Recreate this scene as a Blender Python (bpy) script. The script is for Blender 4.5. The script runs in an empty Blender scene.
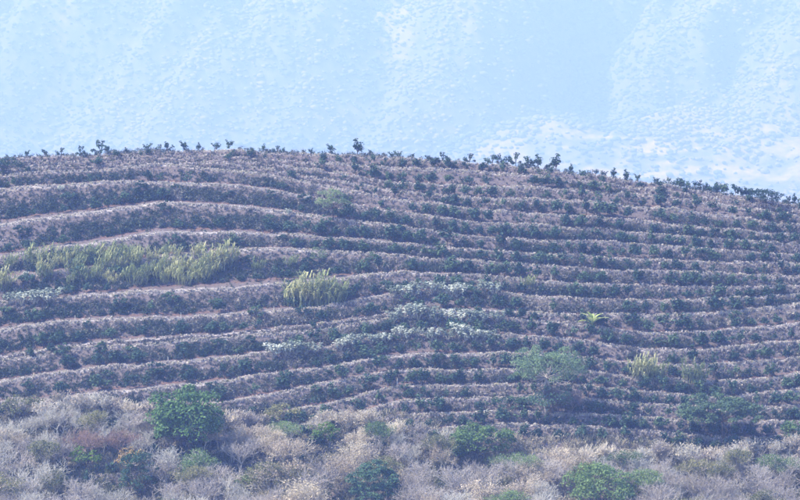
import bpy, math
import numpy as np

# ------------------------------------------------------------------ camera, sky, sun, exposure
sc = bpy.context.scene
CAM_Z, PITCH, HFOV = 85.0, math.radians(4.0), math.radians(13.0)
F_PX = 400.0 / math.tan(HFOV / 2)                  # focal length in photo pixels (800 wide)
cam_d = bpy.data.cameras.new('camera'); cam = bpy.data.objects.new('camera', cam_d)
sc.collection.objects.link(cam); sc.camera = cam
cam.location = (0, 0, CAM_Z); cam.rotation_euler = (math.pi / 2 - PITCH, 0, 0)
cam_d.sensor_fit = 'HORIZONTAL'; cam_d.angle = HFOV; cam_d.clip_start = 0.5; cam_d.clip_end = 40000

SUN_DIR = np.array([-0.85, -0.10, 1.0]); SUN_DIR /= np.linalg.norm(SUN_DIR)
SUN_EL = math.asin(SUN_DIR[2]); SUN_AZ = math.atan2(SUN_DIR[0], SUN_DIR[1])
w = bpy.data.worlds.new('World'); sc.world = w; w.use_nodes = True
nt = w.node_tree; nt.nodes.clear()
sky = nt.nodes.new('ShaderNodeTexSky'); sky.sky_type = 'NISHITA'; sky.sun_disc = False
sky.sun_elevation = SUN_EL; sky.sun_rotation = SUN_AZ; sky.altitude = 600; sky.dust_density = 0.8; sky.ozone_density = 2.0
bg = nt.nodes.new('ShaderNodeBackground'); bg.inputs['Strength'].default_value = 0.15
wo = nt.nodes.new('ShaderNodeOutputWorld')
nt.links.new(sky.outputs[0], bg.inputs[0]); nt.links.new(bg.outputs[0], wo.inputs[0])
sun_d = bpy.data.lights.new('sun', 'SUN'); sun_d.energy = 5.0; sun_d.angle = math.radians(0.6)
sun_d.color = (1.0, 0.97, 0.94)
sun = bpy.data.objects.new('sun', sun_d); sc.collection.objects.link(sun); sun.location = (0, 0, 500)
from mathutils import Vector
sun.rotation_euler = Vector(SUN_DIR).to_track_quat('Z', 'Y').to_euler()
vs = sc.view_settings
vs.view_transform = 'Standard'; vs.look = 'None'; vs.gamma = 1.0; vs.exposure = 0.96
sc.cycles.max_bounces = 6; sc.cycles.diffuse_bounces = 2; sc.cycles.volume_bounces = 2
sc.cycles.transmission_bounces = 3; sc.cycles.transparent_max_bounces = 8
HAZE_DENSITY = 0.00024

# ------------------------------------------------------------------ helpers
COL = sc.collection
rng = np.random.default_rng(11)

def hash2(ix, iy, seed):
    h = (ix.astype(np.int64) * 374761393 + iy.astype(np.int64) * 668265263 + seed * 1442695041) & 0x7fffffff
    h = ((h ^ (h >> 13)) * 1274126177) & 0x7fffffff
    return ((h ^ (h >> 16)) & 0xffff) / 65535.0

def vnoise(x, y, seed=0):
    x = np.asarray(x, float); y = np.asarray(y, float)
    x, y = np.broadcast_arrays(x, y)
    ix = np.floor(x); iy = np.floor(y); fx = x - ix; fy = y - iy
    fx = fx * fx * (3 - 2 * fx); fy = fy * fy * (3 - 2 * fy)
    ix = ix.astype(np.int64); iy = iy.astype(np.int64)
    a = hash2(ix, iy, seed); b = hash2(ix + 1, iy, seed); c = hash2(ix, iy + 1, seed); d = hash2(ix + 1, iy + 1, seed)
    return (a + (b - a) * fx) * (1 - fy) + (c + (d - c) * fx) * fy

def fbm(x, y, seed=0, octv=4):
    s = 0; a = 0.5
    for o in range(octv):
        s = s + a * vnoise(x * 2 ** o, y * 2 ** o, seed + o * 17); a *= 0.5
    return s / (1 - 0.5 ** octv)

def ray(px, py):
    u = (px - 400.0) / F_PX; v = (250.0 - py) / F_PX
    return (u, math.cos(PITCH) + v * math.sin(PITCH), -math.sin(PITCH) + v * math.cos(PITCH))

def to_px(p):
    d = np.asarray(p, float) - np.array([0, 0, CAM_Z])
    fw = d[..., 1] * math.cos(PITCH) - d[..., 2] * math.sin(PITCH)
    up = d[..., 1] * math.sin(PITCH) + d[..., 2] * math.cos(PITCH)
    return 400 + F_PX * d[..., 0] / fw, 250 - F_PX * up / fw

def mesh_from(name, V, F, mats, tint=None, midx=None, smooth=False, col=None):
    """V (n,3); F (m,3) or (m,4)"""
    V = np.ascontiguousarray(V, np.float32); F = np.ascontiguousarray(F, np.int32)
    me = bpy.data.meshes.new(name)
    m, k = F.shape
    me.vertices.add(len(V)); me.vertices.foreach_set('co', V.ravel())
    me.loops.add(m * k); me.loops.foreach_set('vertex_index', F.ravel())
    me.polygons.add(m); me.polygons.foreach_set('loop_start', np.arange(0, m * k, k, dtype=np.int32))
    if midx is not None: me.polygons.foreach_set('material_index', np.ascontiguousarray(midx, np.int32))
    me.polygons.foreach_set('use_smooth', np.full(m, smooth))
    for a in mats: me.materials.append(a)
    if tint is not None:
        at = me.attributes.new('tint', 'FLOAT', 'POINT'); at.data.foreach_set('value', np.ascontiguousarray(tint, np.float32))
    if col is not None:
        at = me.attributes.new('zone', 'FLOAT_COLOR', 'POINT')
        at.data.foreach_set('color', np.ascontiguousarray(col, np.float32).ravel())
    me.update(calc_edges=True)
    return me

def link(name, data, parent=None, loc=None):
    o = bpy.data.objects.new(name, data); COL.objects.link(o)
    if parent is not None: o.parent = parent
    if loc is not None: o.location = loc
    return o

def structure(name, me):
    o = link(name, me); o['kind'] = 'structure'; o['label'] = name.replace('_', ' '); return o

def stuff(name, me, label, cat):
    o = link(name, me); o['kind'] = 'stuff'; o['label'] = label; o['category'] = cat; return o

def thing(name, label, cat, loc, parts, rz=0.0, scale=(1, 1, 1), group=None):
    """An Empty at the base with its parts: (part name, mesh, material or None)"""
    e = link(name, None, None, loc); e.empty_display_size = 0.5
    e.rotation_euler = (0, 0, rz); e.scale = scale
    e['label'] = label; e['category'] = cat
    if group: e['group'] = group
    for pn, me, mat in parts:
        o = link(pn, me, e)
        if mat is not None:
            o.material_slots[0].link = 'OBJECT'; o.material_slots[0].material = mat
    return e

ONES = ['', 'first', 'second', 'third', 'fourth', 'fifth', 'sixth', 'seventh', 'eighth', 'ninth', 'tenth', 'eleventh',
        'twelfth', 'thirteenth', 'fourteenth', 'fifteenth', 'sixteenth', 'seventeenth', 'eighteenth', 'nineteenth']
TENS = ['', '', 'twenty', 'thirty', 'forty', 'fifty', 'sixty', 'seventy', 'eighty', 'ninety']
TENTH = ['', '', 'twentieth', 'thirtieth', 'fortieth', 'fiftieth', 'sixtieth', 'seventieth', 'eightieth', 'ninetieth']
def ordinal(n):
    if n < 20: return ONES[n]
    return TENTH[n // 10] if n % 10 == 0 else TENS[n // 10] + '-' + ONES[n % 10]
def from_end(k, n):
    """k = 0..n-1 counted from the left"""
    return (ordinal(k + 1) + '{} from the left') if k < (n + 1) // 2 else (ordinal(n - k) + '{} from the right')

# ------------------------------------------------------------------ materials
def new_mat(name):
    m = bpy.data.materials.new(name); m.use_nodes = True
    t = m.node_tree; t.nodes.clear()
    return m, t, t.nodes.new('ShaderNodeOutputMaterial')

def ramp_node(t, stops):
    r = t.nodes.new('ShaderNodeValToRGB'); e = r.color_ramp.elements
    while len(e) < len(stops): e.new(0.5)
    for k, (p, c) in enumerate(stops): e[k].position = p; e[k].color = (*c, 1)
    return r

def foliage(name, stops, transl=0.25, source='tint', nscale=0.6, rough=0.55, spec=0.15):
    """leaf material: colour from the plant's own tint (attribute or per object) plus leaf to leaf variation"""
    m, t, out = new_mat(name); L = t.links
    r = ramp_node(t, stops)
    if source in ('tint', 'instance'):
        a = t.nodes.new('ShaderNodeAttribute'); a.attribute_name = 'tint'; fac = a.outputs['Fac']
        if source == 'instance': a.attribute_type = 'INSTANCER'
    else:
        a = t.nodes.new('ShaderNodeObjectInfo'); fac = a.outputs['Random']
    g = t.nodes.new('ShaderNodeNewGeometry')
    mm = t.nodes.new('ShaderNodeMath'); mm.operation = 'MULTIPLY_ADD'
    L.new(g.outputs['Random Per Island'], mm.inputs[0]); mm.inputs[1].default_value = 0.36
    sb = t.nodes.new('ShaderNodeMath'); sb.operation = 'SUBTRACT'; L.new(fac, sb.inputs[0]); sb.inputs[1].default_value = 0.18
    L.new(sb.outputs[0], mm.inputs[2]); L.new(mm.outputs[0], r.inputs[0])
    p = t.nodes.new('ShaderNodeBsdfPrincipled'); p.inputs['Roughness'].default_value = rough
    p.inputs['Specular IOR Level'].default_value = spec
    L.new(r.outputs[0], p.inputs['Base Color'])
    if transl > 0:
        tr = t.nodes.new('ShaderNodeBsdfTranslucent'); L.new(r.outputs[0], tr.inputs[0])
        mx = t.nodes.new('ShaderNodeMixShader'); mx.inputs[0].default_value = transl
        L.new(p.outputs[0], mx.inputs[1]); L.new(tr.outputs[0], mx.inputs[2]); L.new(mx.outputs[0], out.inputs[0])
    else:
        L.new(p.outputs[0], out.inputs[0])
    return m

def bark(name, c0, c1, scale=1.5):
    m, t, out = new_mat(name); L = t.links
    n = t.nodes.new('ShaderNodeTexNoise'); n.inputs['Scale'].default_value = scale; n.inputs['Detail'].default_value = 5
    tc = t.nodes.new('ShaderNodeTexCoord'); L.new(tc.outputs['Object'], n.inputs['Vector'])
    oi = t.nodes.new('ShaderNodeObjectInfo')
    mm = t.nodes.new('ShaderNodeMath'); mm.operation = 'MULTIPLY_ADD'; mm.inputs[1].default_value = 0.5
    L.new(oi.outputs['Random'], mm.inputs[0])
    s = t.nodes.new('ShaderNodeMath'); s.operation = 'MULTIPLY'; s.inputs[1].default_value = 0.55; L.new(n.outputs[0], s.inputs[0])
    L.new(s.outputs[0], mm.inputs[2])
    r = ramp_node(t, [(0.15, c0), (0.85, c1)]); L.new(mm.outputs[0], r.inputs[0])
    p = t.nodes.new('ShaderNodeBsdfPrincipled'); p.inputs['Roughness'].default_value = 0.85
    p.inputs['Specular IOR Level'].default_value = 0.1
    L.new(r.outputs[0], p.inputs['Base Color']); L.new(p.outputs[0], out.inputs[0])
    return m

def ground_mat():
    """zone colour attribute: R red earth, G dry grass litter, B rest = grey-brown scrubby soil"""
    m, t, out = new_mat('hillside_ground'); L = t.links
    a = t.nodes.new('ShaderNodeAttribute'); a.attribute_name = 'zone'
    sep = t.nodes.new('ShaderNodeSeparateColor'); L.new(a.outputs['Color'], sep.inputs[0])
    tc = t.nodes.new('ShaderNodeTexCoord')
    n1 = t.nodes.new('ShaderNodeTexNoise'); n1.inputs['Scale'].default_value = 0.35; n1.inputs['Detail'].default_value = 8; n1.inputs['Roughness'].default_value = 0.65
    n2 = t.nodes.new('ShaderNodeTexNoise'); n2.inputs['Scale'].default_value = 2.2; n2.inputs['Detail'].default_value = 6
    for n in (n1, n2): L.new(tc.outputs['Object'], n.inputs['Vector'])
    soil = ramp_node(t, [(0.3, (0.09, 0.075, 0.08)), (0.7, (0.175, 0.145, 0.15))]); L.new(n2.outputs[0], soil.inputs[0])
    red = ramp_node(t, [(0.3, (0.09, 0.05, 0.045)), (0.7, (0.20, 0.115, 0.095))]); L.new(n2.outputs[0], red.inputs[0])
    dry = ramp_node(t, [(0.25, (0.25, 0.22, 0.225)), (0.7, (0.44, 0.40, 0.405))]); L.new(n2.outputs[0], dry.inputs[0])
    def mix(fac, c1, c2):
        x = t.nodes.new('ShaderNodeMix'); x.data_type = 'RGBA'
        L.new(fac, x.inputs[0]); L.new(c1, x.inputs[6]); L.new(c2, x.inputs[7]); return x.outputs[2]
    def breakup(v, lo, hi):
        ad = t.nodes.new('ShaderNodeMath'); ad.operation = 'ADD'; L.new(v, ad.inputs[0]); L.new(n1.outputs[0], ad.inputs[1])
        mr = t.nodes.new('ShaderNodeMapRange'); L.new(ad.outputs[0], mr.inputs[0]); mr.inputs[1].default_value = lo; mr.inputs[2].default_value = hi
        return mr.outputs[0]
    c = mix(breakup(sep.outputs[0], 0.98, 1.4), soil.outputs[0], red.outputs[0])
    c = mix(breakup(sep.outputs[1], 0.8, 1.2), c, dry.outputs[0])
    p = t.nodes.new('ShaderNodeBsdfPrincipled'); p.inputs['Roughness'].default_value = 0.95; p.inputs['Specular IOR Level'].default_value = 0.05
    L.new(c, p.inputs['Base Color'])
    b = t.nodes.new('ShaderNodeBump'); b.inputs['Strength'].default_value = 0.6; b.inputs['Distance'].default_value = 0.3
    L.new(n2.outputs[0], b.inputs['Height']); L.new(b.outputs[0], p.inputs['Normal'])
    L.new(p.outputs[0], out.inputs[0])
    return m

def far_ground_mat(name, c0, c1, c2, scale):
    m, t, out = new_mat(name); L = t.links
    tc = t.nodes.new('ShaderNodeTexCoord')
    n1 = t.nodes.new('ShaderNodeTexNoise'); n1.inputs['Scale'].default_value = scale; n1.inputs['Detail'].default_value = 9; n1.inputs['Roughness'].default_value = 0.62
    L.new(tc.outputs['Object'], n1.inputs['Vector'])
    r = ramp_node(t, [(0.32, c0), (0.5, c1), (0.66, c2)]); L.new(n1.outputs[0], r.inputs[0])
    p = t.nodes.new('ShaderNodeBsdfPrincipled'); p.inputs['Roughness'].default_value = 0.95; p.inputs['Specular IOR Level'].default_value = 0.05
    L.new(r.outputs[0], p.inputs['Base Color']); L.new(p.outputs[0], out.inputs[0])
    return m

M_GROUND = ground_mat()
def mountain_mat():
    m, t, out = new_mat('far_slope_earth'); L = t.links
    a = t.nodes.new('ShaderNodeAttribute'); a.attribute_name = 'tint'
    tc = t.nodes.new('ShaderNodeTexCoord')
    n1 = t.nodes.new('ShaderNodeTexNoise'); n1.inputs['Scale'].default_value = 0.045; n1.inputs['Detail'].default_value = 9; n1.inputs['Roughness'].default_value = 0.65
    L.new(tc.outputs['Object'], n1.inputs['Vector'])
    ad = t.nodes.new('ShaderNodeMath'); ad.operation = 'MULTIPLY_ADD'; ad.inputs[1].default_value = 0.9; L.new(n1.outputs[0], ad.inputs[0]); L.new(a.outputs['Fac'], ad.inputs[2])
    r = ramp_node(t, [(0.3, (0.06, 0.08, 0.04)), (0.55, (0.15, 0.14, 0.08)), (0.8, (0.30, 0.225, 0.15)), (1.0, (0.46, 0.33, 0.21))]); L.new(ad.outputs[0], r.inputs[0])
    p = t.nodes.new('ShaderNodeBsdfPrincipled'); p.inputs['Roughness'].default_value = 0.95; p.inputs['Specular IOR Level'].default_value = 0.05
    L.new(r.outputs[0], p.inputs['Base Color']); L.new(p.outputs[0], out.inputs[0])
    return m
M_FAR = mountain_mat()
M_VALLEY = far_ground_mat('valley_earth', (0.09, 0.10, 0.055), (0.19, 0.16, 0.11), (0.40, 0.32, 0.24), 0.011)
M_SCRUB = foliage('scrub_leaves', [(0.0, (0.025, 0.05, 0.035)), (0.28, (0.055, 0.08, 0.06)), (0.5, (0.10, 0.11, 0.10)),
                                   (0.75, (0.21, 0.195, 0.185)), (1.0, (0.42, 0.37, 0.33))], 0.2, 'instance')
M_DRYGRASS = foliage('dry_grass', [(0.0, (0.12, 0.125, 0.125)), (0.35, (0.25, 0.225, 0.235)), (0.7, (0.63, 0.57, 0.565)), (0.92, (0.74, 0.68, 0.67)), (1.0, (0.46, 0.45, 0.28))], 0.3, 'instance')
M_UNDER = foliage('woodland_brush', [(0.0, (0.07, 0.10, 0.04)), (0.25, (0.16, 0.18, 0.09)), (0.5, (0.29, 0.265, 0.20)),
                                     (0.8, (0.43, 0.39, 0.33)), (1.0, (0.56, 0.49, 0.36))], 0.25, 'instance')
M_FARLEAF = foliage('far_forest_leaves', [(0.0, (0.035, 0.06, 0.03)), (0.4, (0.085, 0.105, 0.055)), (0.7, (0.14, 0.145, 0.085)), (1.0, (0.20, 0.17, 0.12))], 0.0)
M_SAPLING = foliage('orchard_leaves', [(0.0, (0.028, 0.062, 0.045)), (0.6, (0.052, 0.105, 0.07)), (1.0, (0.095, 0.155, 0.085))], 0.2, 'object')
M_SAPLING_T = foliage('orchard_leaves_far', [(0.0, (0.028, 0.062, 0.045)), (0.6, (0.052, 0.105, 0.07)), (1.0, (0.095, 0.155, 0.085))], 0.2, 'tint')
M_DARKLEAF = foliage('dark_green_leaves', [(0.0, (0.07, 0.145, 0.045)), (0.5, (0.16, 0.29, 0.09)), (1.0, (0.27, 0.40, 0.15))], 0.25, 'object')
M_MIDLEAF = foliage('mid_green_leaves', [(0.0, (0.07, 0.13, 0.045)), (0.55, (0.14, 0.23, 0.08)), (1.0, (0.22, 0.31, 0.12))], 0.3, 'object')
M_LIMELEAF = foliage('bright_green_leaves', [(0.0, (0.09, 0.17, 0.03)), (0.55, (0.16, 0.27, 0.05)), (1.0, (0.25, 0.34, 0.09))], 0.35, 'object')
M_OLIVE = foliage('olive_leaves', [(0.0, (0.10, 0.12, 0.05)), (0.55, (0.19, 0.20, 0.09)), (1.0, (0.29, 0.28, 0.13))], 0.3, 'object')
M_PALELEAF = foliage('pale_feathery_leaves', [(0.0, (0.12, 0.18, 0.09)), (0.55, (0.22, 0.30, 0.15)), (1.0, (0.32, 0.38, 0.20))], 0.35, 'object')
M_TEAL = foliage('dark_teal_leaves', [(0.0, (0.03, 0.07, 0.04)), (0.55, (0.055, 0.12, 0.07)), (1.0, (0.10, 0.18, 0.11))], 0.22, 'object')
M_FEATHER = foliage('feathery_leaves', [(0.0, (0.08, 0.14, 0.075)), (0.55, (0.14, 0.22, 0.12)), (1.0, (0.22, 0.31, 0.17))], 0.3, 'object')
M_SILVER = foliage('silver_leaves', [(0.0, (0.16, 0.20, 0.165)), (0.5, (0.34, 0.385, 0.34)), (1.0, (0.54, 0.57, 0.52))], 0.2, 'object')
M_CANE = foliage('cane_blades', [(0.0, (0.16, 0.21, 0.11)), (0.5, (0.34, 0.385, 0.18)), (1.0, (0.52, 0.51, 0.29))], 0.35, 'object')
M_BANANA = foliage('broad_blades', [(0.0, (0.32, 0.40, 0.13)), (1.0, (0.50, 0.55, 0.24))], 0.35, 'object')
M_ORANGE = foliage('orange_dry_leaves', [(0.0, (0.34, 0.20, 0.09)), (0.5, (0.46, 0.29, 0.13)), (1.0, (0.52, 0.40, 0.18))], 0.3, 'object')
M_TANLEAF = foliage('tan_dry_leaves', [(0.0, (0.36, 0.29, 0.23)), (0.5, (0.52, 0.44, 0.37)), (1.0, (0.62, 0.54, 0.42))], 0.3, 'object')
M_BARK_GREY = bark('bark_pale_grey', (0.39, 0.37, 0.345), (0.62, 0.595, 0.56))
M_BARK_TAN = bark('bark_tan', (0.50, 0.44, 0.37), (0.76, 0.68, 0.58))
M_BARK_MAUVE = bark('bark_mauve', (0.32, 0.285, 0.275), (0.54, 0.49, 0.475))
M_BARK_RED = bark('bark_red_brown', (0.24, 0.16, 0.14), (0.38, 0.27, 0.23))
M_BARK_DUSK = bark('bark_dusky', (0.15, 0.125, 0.135), (0.27, 0.23, 0.25))
M_BARK_DARK = bark('bark_dark', (0.06, 0.045, 0.035), (0.14, 0.11, 0.09))
M_WOOD_PALE = bark('weathered_pale_wood', (0.50, 0.47, 0.44), (0.70, 0.66, 0.62))

# ------------------------------------------------------------------ the terraced hillside
# outer edges (lips) of the terraces: photo rows at photo columns XS, top to bottom
XS = np.array([0, 80, 160, 240, 320, 400, 480, 560, 640, 720, 800], float)
LIPS = np.array([
    [160, 157, 152, 152, 155, 157.5, 165, 173, 183, 193, 207],          # crest
    [163, 160, 155, 158, 164, 168, 172, 179, 189, 199, 211],
    [166, 163, 158, 162, 171, 184, 187, 190, 195, 205, 217],
    [170, 166.5, 161.5, 167, 178, 192, 199, 201, 207, 217, 227],
    [176, 172, 165, 172, 185, 201, 211, 215, 222, 230, 236],
    [189.5, 185, 182, 187, 200, 214, 224, 227, 234, 240, 245],
    [225.5, 215, 204, 206.5, 217, 228, 238, 241, 245, 251, 256],
    [259, 246, 233, 233.6, 238, 243.5, 251, 256, 260, 262, 265],
    [279, 270, 258, 248.5, 250, 257, 262, 268, 272, 275, 277],
    [302, 298, 292, 289, 281, 274, 276, 284, 287.5, 287, 287.5],
    [331.5, 320.5, 319.5, 314.5, 308.5, 293, 290.5, 299, 303, 300, 295],
    [358, 344, 340, 332.5, 326, 312.5, 311, 316, 316.5, 313.5, 306],
    [362.5, 348, 344.5, 336.5, 330.5, 317, 316.5, 324, 334, 332, 325.5],
    [383.5, 371, 364.5, 358, 350, 334.5, 336, 339, 351, 350, 342],
    [404, 397, 389.5, 380, 368.5, 355, 354, 354.5, 365, 366, 358],
    [424, 418, 411, 401, 385.5, 371, 371, 370.5, 379, 384, 375],
    [444, 438, 432, 422, 407, 387, 385, 384.5, 391.5, 399, 391],
    [456, 451, 446, 436, 423, 402, 398, 396, 406.5, 411, 407],
    [468, 464, 459, 450, 437, 416, 413, 413, 417.5, 424, 423],
    [481, 477, 472, 464, 451, 433, 425.5, 427, 432, 440, 438],
    [496, 491, 486, 479, 466, 450, 442, 442, 445, 453, 453]])
NL = len(LIPS)
X0, X1, DX = -260.0, 260.0, 0.65
XG = np.arange(X0, X1 + 1e-6, DX); NX = len(XG)

def hill_y(z, x):
    return 640 + (z - 5) * 2.15 + 0.014 * np.maximum(z - 28, 0) ** 2 + 0.0016 * (x - 12) ** 2

LY = np.zeros((NL, NX)); LZ = np.zeros((NL, NX))
pxs = np.linspace(-700, 1500, 276)
for i in range(NL):
    p = LIPS[i]
    # smooth interpolation between the read-off columns, gentle run-on outside the frame
    xs2 = np.concatenate([[-700, -200, -80], XS, [880, 1000, 1500]])
    lo, hi = p[0] - p[1], p[-1] - p[-2]
    ps2 = np.concatenate([[p[0] + 2.0 * lo, p[0] + 1.6 * lo, p[0] + 0.9 * lo], p, [p[-1] + 0.8 * hi, p[-1] + 1.5 * hi, p[-1] + 2.0 * hi]])
    fine = np.interp(pxs, xs2, ps2)
    ker = np.hanning(9); ker /= ker.sum()
    fine = np.convolve(np.pad(fine, 4, mode='edge'), ker, 'valid')
    wx = np.zeros(len(pxs)); wy = np.zeros(len(pxs)); wz = np.zeros(len(pxs))
    for k, (a, b) in enumerate(zip(pxs, fine)):
        d = ray(a, b); y = 690.0
        for _ in range(12): y = hill_y(CAM_Z + y * d[2] / d[1], y * d[0] / d[1])
        wx[k] = y * d[0] / d[1]; wy[k] = y; wz[k] = CAM_Z + y * d[2] / d[1]
    LY[i] = np.interp(XG, wx, wy); LZ[i] = np.interp(XG, wx, wz)
    LZ[i] += 0.55 * (vnoise(XG / 7.0, i * 3.3, 5) - 0.5) + 0.35 * (vnoise(XG / 1.9, i * 5.1, 6) - 0.5)
    LY[i] += 1.3 * (vnoise(XG / 11.0, i * 2.7, 7) - 0.5) + 0.5 * (vnoise(XG / 2.3, i * 7.7, 8) - 0.5)
for i in range(1, NL):
    LY[i] = np.minimum(LY[i], LY[i - 1] - 0.7); LZ[i] = np.minimum(LZ[i], LZ[i - 1] - 0.35)

BENCH = 0.40
RIS = [0.05, 0.14, 0.28, 0.45, 0.62, 0.8, 0.93, 1.0]
BEN = [0.15, 0.4, 0.65, 0.85, 0.96]
rows_y, rows_z, rows_c = [], [], []
def add_row(y, z, r, g):
    rows_y.append(y); rows_z.append(z); rows_c.append(np.stack([np.full(NX, r) if np.isscalar(r) else r, np.full(NX, g) if np.isscalar(g) else g, np.zeros(NX), np.ones(NX)], 1))
for dy, zz in ((560, -432), (430, -340), (300, -215), (200, -130), (120, -55), (70, -21), (40, -8.5), (22, -2.9), (10, -0.7), (4, -0.1)):
    add_row(LY[0] + dy, (LZ[0] + zz) if dy < 100 else LZ[0] + zz, 0.0, 0.45)
add_row(LY[0], LZ[0], 0, 0.7)
riser_top, riser_foot = [], []
for i in range(NL - 1):
    yu, zu, yl, zl = LY[i], LZ[i], LY[i + 1], LZ[i + 1]
    yb = yl + BENCH * (yu - yl); zb = zl + 0.13 * (zu - zl)
    riser_top.append((yu, zu)); riser_foot.append((yb, zb))
    for s in RIS:
        bulge = 0.22 * math.sin(math.pi * s) * (vnoise(XG / 3.0, s * 2 + i * 9, 21) - 0.35)
        sl = s ** 0.85
        add_row(yu + (yb - yu) * s + bulge, zu + (zb - zu) * sl + 0.2 * (vnoise(XG / 1.2, s * 5 + i * 9, 22) - 0.5) * math.sin(math.pi * s),
                max(0, (s - 0.75) * 3.2), 0.55 * max(0, 1 - s * 5.5))
    for b in BEN:
        add_row(yb + (yl - yb) * b, zb + (zl - zb) * b + 0.10 * (vnoise(XG / 1.5, b * 4 + i * 7, 23) - 0.5), max(0.0, 0.55 - 0.9 * max(0, b - 0.35)), max(0, (b - 0.35) * 1.3))
    add_row(yl, zl, 0.0, 0.75 if i < NL - 2 else 0.3)
yS, zS = LY[-1], LZ[-1]
for dy, dz in ((3, 2.0), (6, 3.0), (12, 4.6), (22, 6.8), (38, 10), (60, 14.5), (90, 20)):
    add_row(yS - dy, zS - dz + 0.4 * (vnoise(XG / 6, dy, 31) - 0.5), 0, 0.05)
for y, z in ((420, -26), (340, -22), (250, 6), (150, 44), (70, 70), (12, 83.0), (-12, 83.3), (-90, 100)):
    add_row(np.full(NX, float(y)) + 0 * yS, np.full(NX, float(z)) + 2 * (vnoise(XG / 30, y, 32) - 0.5) * (abs(y) > 20), 0, 0.3)
GY = np.array(rows_y); GZ = np.array(rows_z); NR = len(GY)
V = np.stack([np.broadcast_to(XG, GY.shape), GY, GZ], -1).reshape(-1, 3)
jj, kk = np.meshgrid(np.arange(NX - 1), np.arange(NR - 1))
a = (kk * NX + jj).ravel()
F = np.stack([a, a + NX, a + NX + 1, a + 1], 1)
structure('terraced_hillside', mesh_from('terraced_hillside', V, F, [M_GROUND], smooth=True, col=np.concatenate(rows_c)))

def ground_z(x, y):
    x = np.atleast_1d(np.asarray(x, float)); y = np.atleast_1d(np.asarray(y, float)); out = np.zeros(len(x))
    for k in range(len(x)):
        f = min(max((x[k] - X0) / DX, 0), NX - 1.001); j = int(f); f -= j
        out[k] = (1 - f) * np.interp(y[k], GY[::-1, j], GZ[::-1, j]) + f * np.interp(y[k], GY[::-1, j + 1], GZ[::-1, j + 1])
    return out
def hit(px, py):
    """point of the hillside seen at a photo pixel"""
    d = ray(px, py); ys = np.arange(430, 800, 0.5)
    z = CAM_Z + ys * d[2] / d[1]; x = ys * d[0] / d[1]
    g = ground_z(x, ys); k = np.nonzero(g >= z)[0]
    k = k[0] if len(k) else len(ys) - 1
    return np.array([x[k], ys[k], g[k]])

# ------------------------------------------------------------------ far valley and mountain
def grid(name, xs, ys, zf, mat):
    Xm, Ym = np.meshgrid(xs, ys); Z = zf(Xm, Ym)
    nx = len(xs); j, k = np.meshgrid(np.arange(nx - 1), np.arange(len(ys) - 1)); a = (k * nx + j).ravel()
    return structure(name, mesh_from(name, np.stack([Xm, Ym, Z], -1).reshape(-1, 3), np.stack([a, a + 1, a + nx + 1, a + nx], 1), [mat], smooth=True))
def valley_z(x, y): return -365 + 10 * fbm(x / 700, y / 700, 40)
grid('valley_floor', np.linspace(-9000, 9000, 121), np.linspace(-4000, 16000, 121), valley_z, M_VALLEY)

MY = 8900.0                                        # where the far mountain starts to rise
def ravine(x, y):
    wx = x + 200 * (fbm(x / 620, y / 620, 50) - 0.5)
    return np.abs(fbm(wx / 640 - 0.75 * (y - MY) / 1100, y / 1900, 52, 4) - 0.5) * 2
def mountain_z(x, y):
    wx = x + 200 * (fbm(x / 620, y / 620, 50) - 0.5)
    up = np.clip((y - MY - 320 * (fbm(x / 1100, y * 0 + 1, 51) - 0.5)) / 1000, -1, 3)
    z = -372 + np.where(up > 0, 430 * up ** 1.06, 60 * up)
    amp = np.clip(up * 2.5, 0, 1)
    gully = ravine(x, y)
    z = z + amp * (760 * gully + 200 * (fbm(wx / 210, y / 320, 53) - 0.5) + 34 * (fbm(x / 60, y / 75, 54) - 0.5))
    # low bare hills at the mountain's foot, right of the crest
    z2 = -390 + 205 * np.exp(-((y - MY + 220) / 340) ** 2) * np.clip((x + 80) / 520, 0, 1) ** 0.7 * (0.55 + 0.9 * fbm(x / 260, y / 320, 55)) + 45 * (fbm(x / 110, y / 110, 56) - 0.5)
    return np.maximum(z, z2)
CLEAR = ((775, 126, 26, 5), (490, 150, 16, 10), (196, 121, 6, 4), (545, 132, 55, 2.5), (660, 148, 50, 3), (720, 172, 80, 4), (590, 170, 50, 4), (340, 112, 30, 8), (330, 10, 24, 6), (760, 155, 50, 2.5), (620, 139, 60, 2), (690, 160, 40, 3))
def bareness(x, y, z):
    """how far the forest has been cleared there (0..1)"""
    px, py = to_px(np.stack([x, y, z], -1)); c = np.zeros(x.shape); n = fbm(x / 55, y / 55, 63)
    for k, (cx, cy, rx, ry) in enumerate(CLEAR):
        d = ((px - cx) / rx) ** 2 + ((py - cy - 3 * np.sin(px / 23.0 + k)) / ry) ** 2 + 4.0 * (n - 0.5)
        c = np.maximum(c, np.clip(1.3 - d, 0, 1) * (0.3 if k in (7, 8) else (1.0 if k in (0, 2) else (0.45 if k == 1 else 0.8))))
    low = np.clip((x - 80) / 200, 0, 1) * np.clip((MY + 130 - y) / 150, 0, 1)
    c = np.maximum(c, low * np.clip((fbm(x / 90, y / 70, 64) - 0.46) * 3, 0, 0.45))
    return np.maximum(c, np.clip((fbm(x / 180, y / 220, 65) - 0.68) * 5, 0, 0.45))
mx, my = np.meshgrid(np.arange(-3000, 3001, 16.0), np.arange(8000, 10601, 16.0)); mz = mountain_z(mx, my)
nx_ = mx.shape[1]; j_, k_ = np.meshgrid(np.arange(nx_ - 1), np.arange(mx.shape[0] - 1)); a_ = (k_ * nx_ + j_).ravel()
structure('mountain', mesh_from('mountain', np.stack([mx, my, mz], -1).reshape(-1, 3), np.stack([a_, a_ + 1, a_ + nx_ + 1, a_ + nx_], 1), [M_FAR], smooth=True, tint=bareness(mx, my, mz).ravel() * 0.5))

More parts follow.
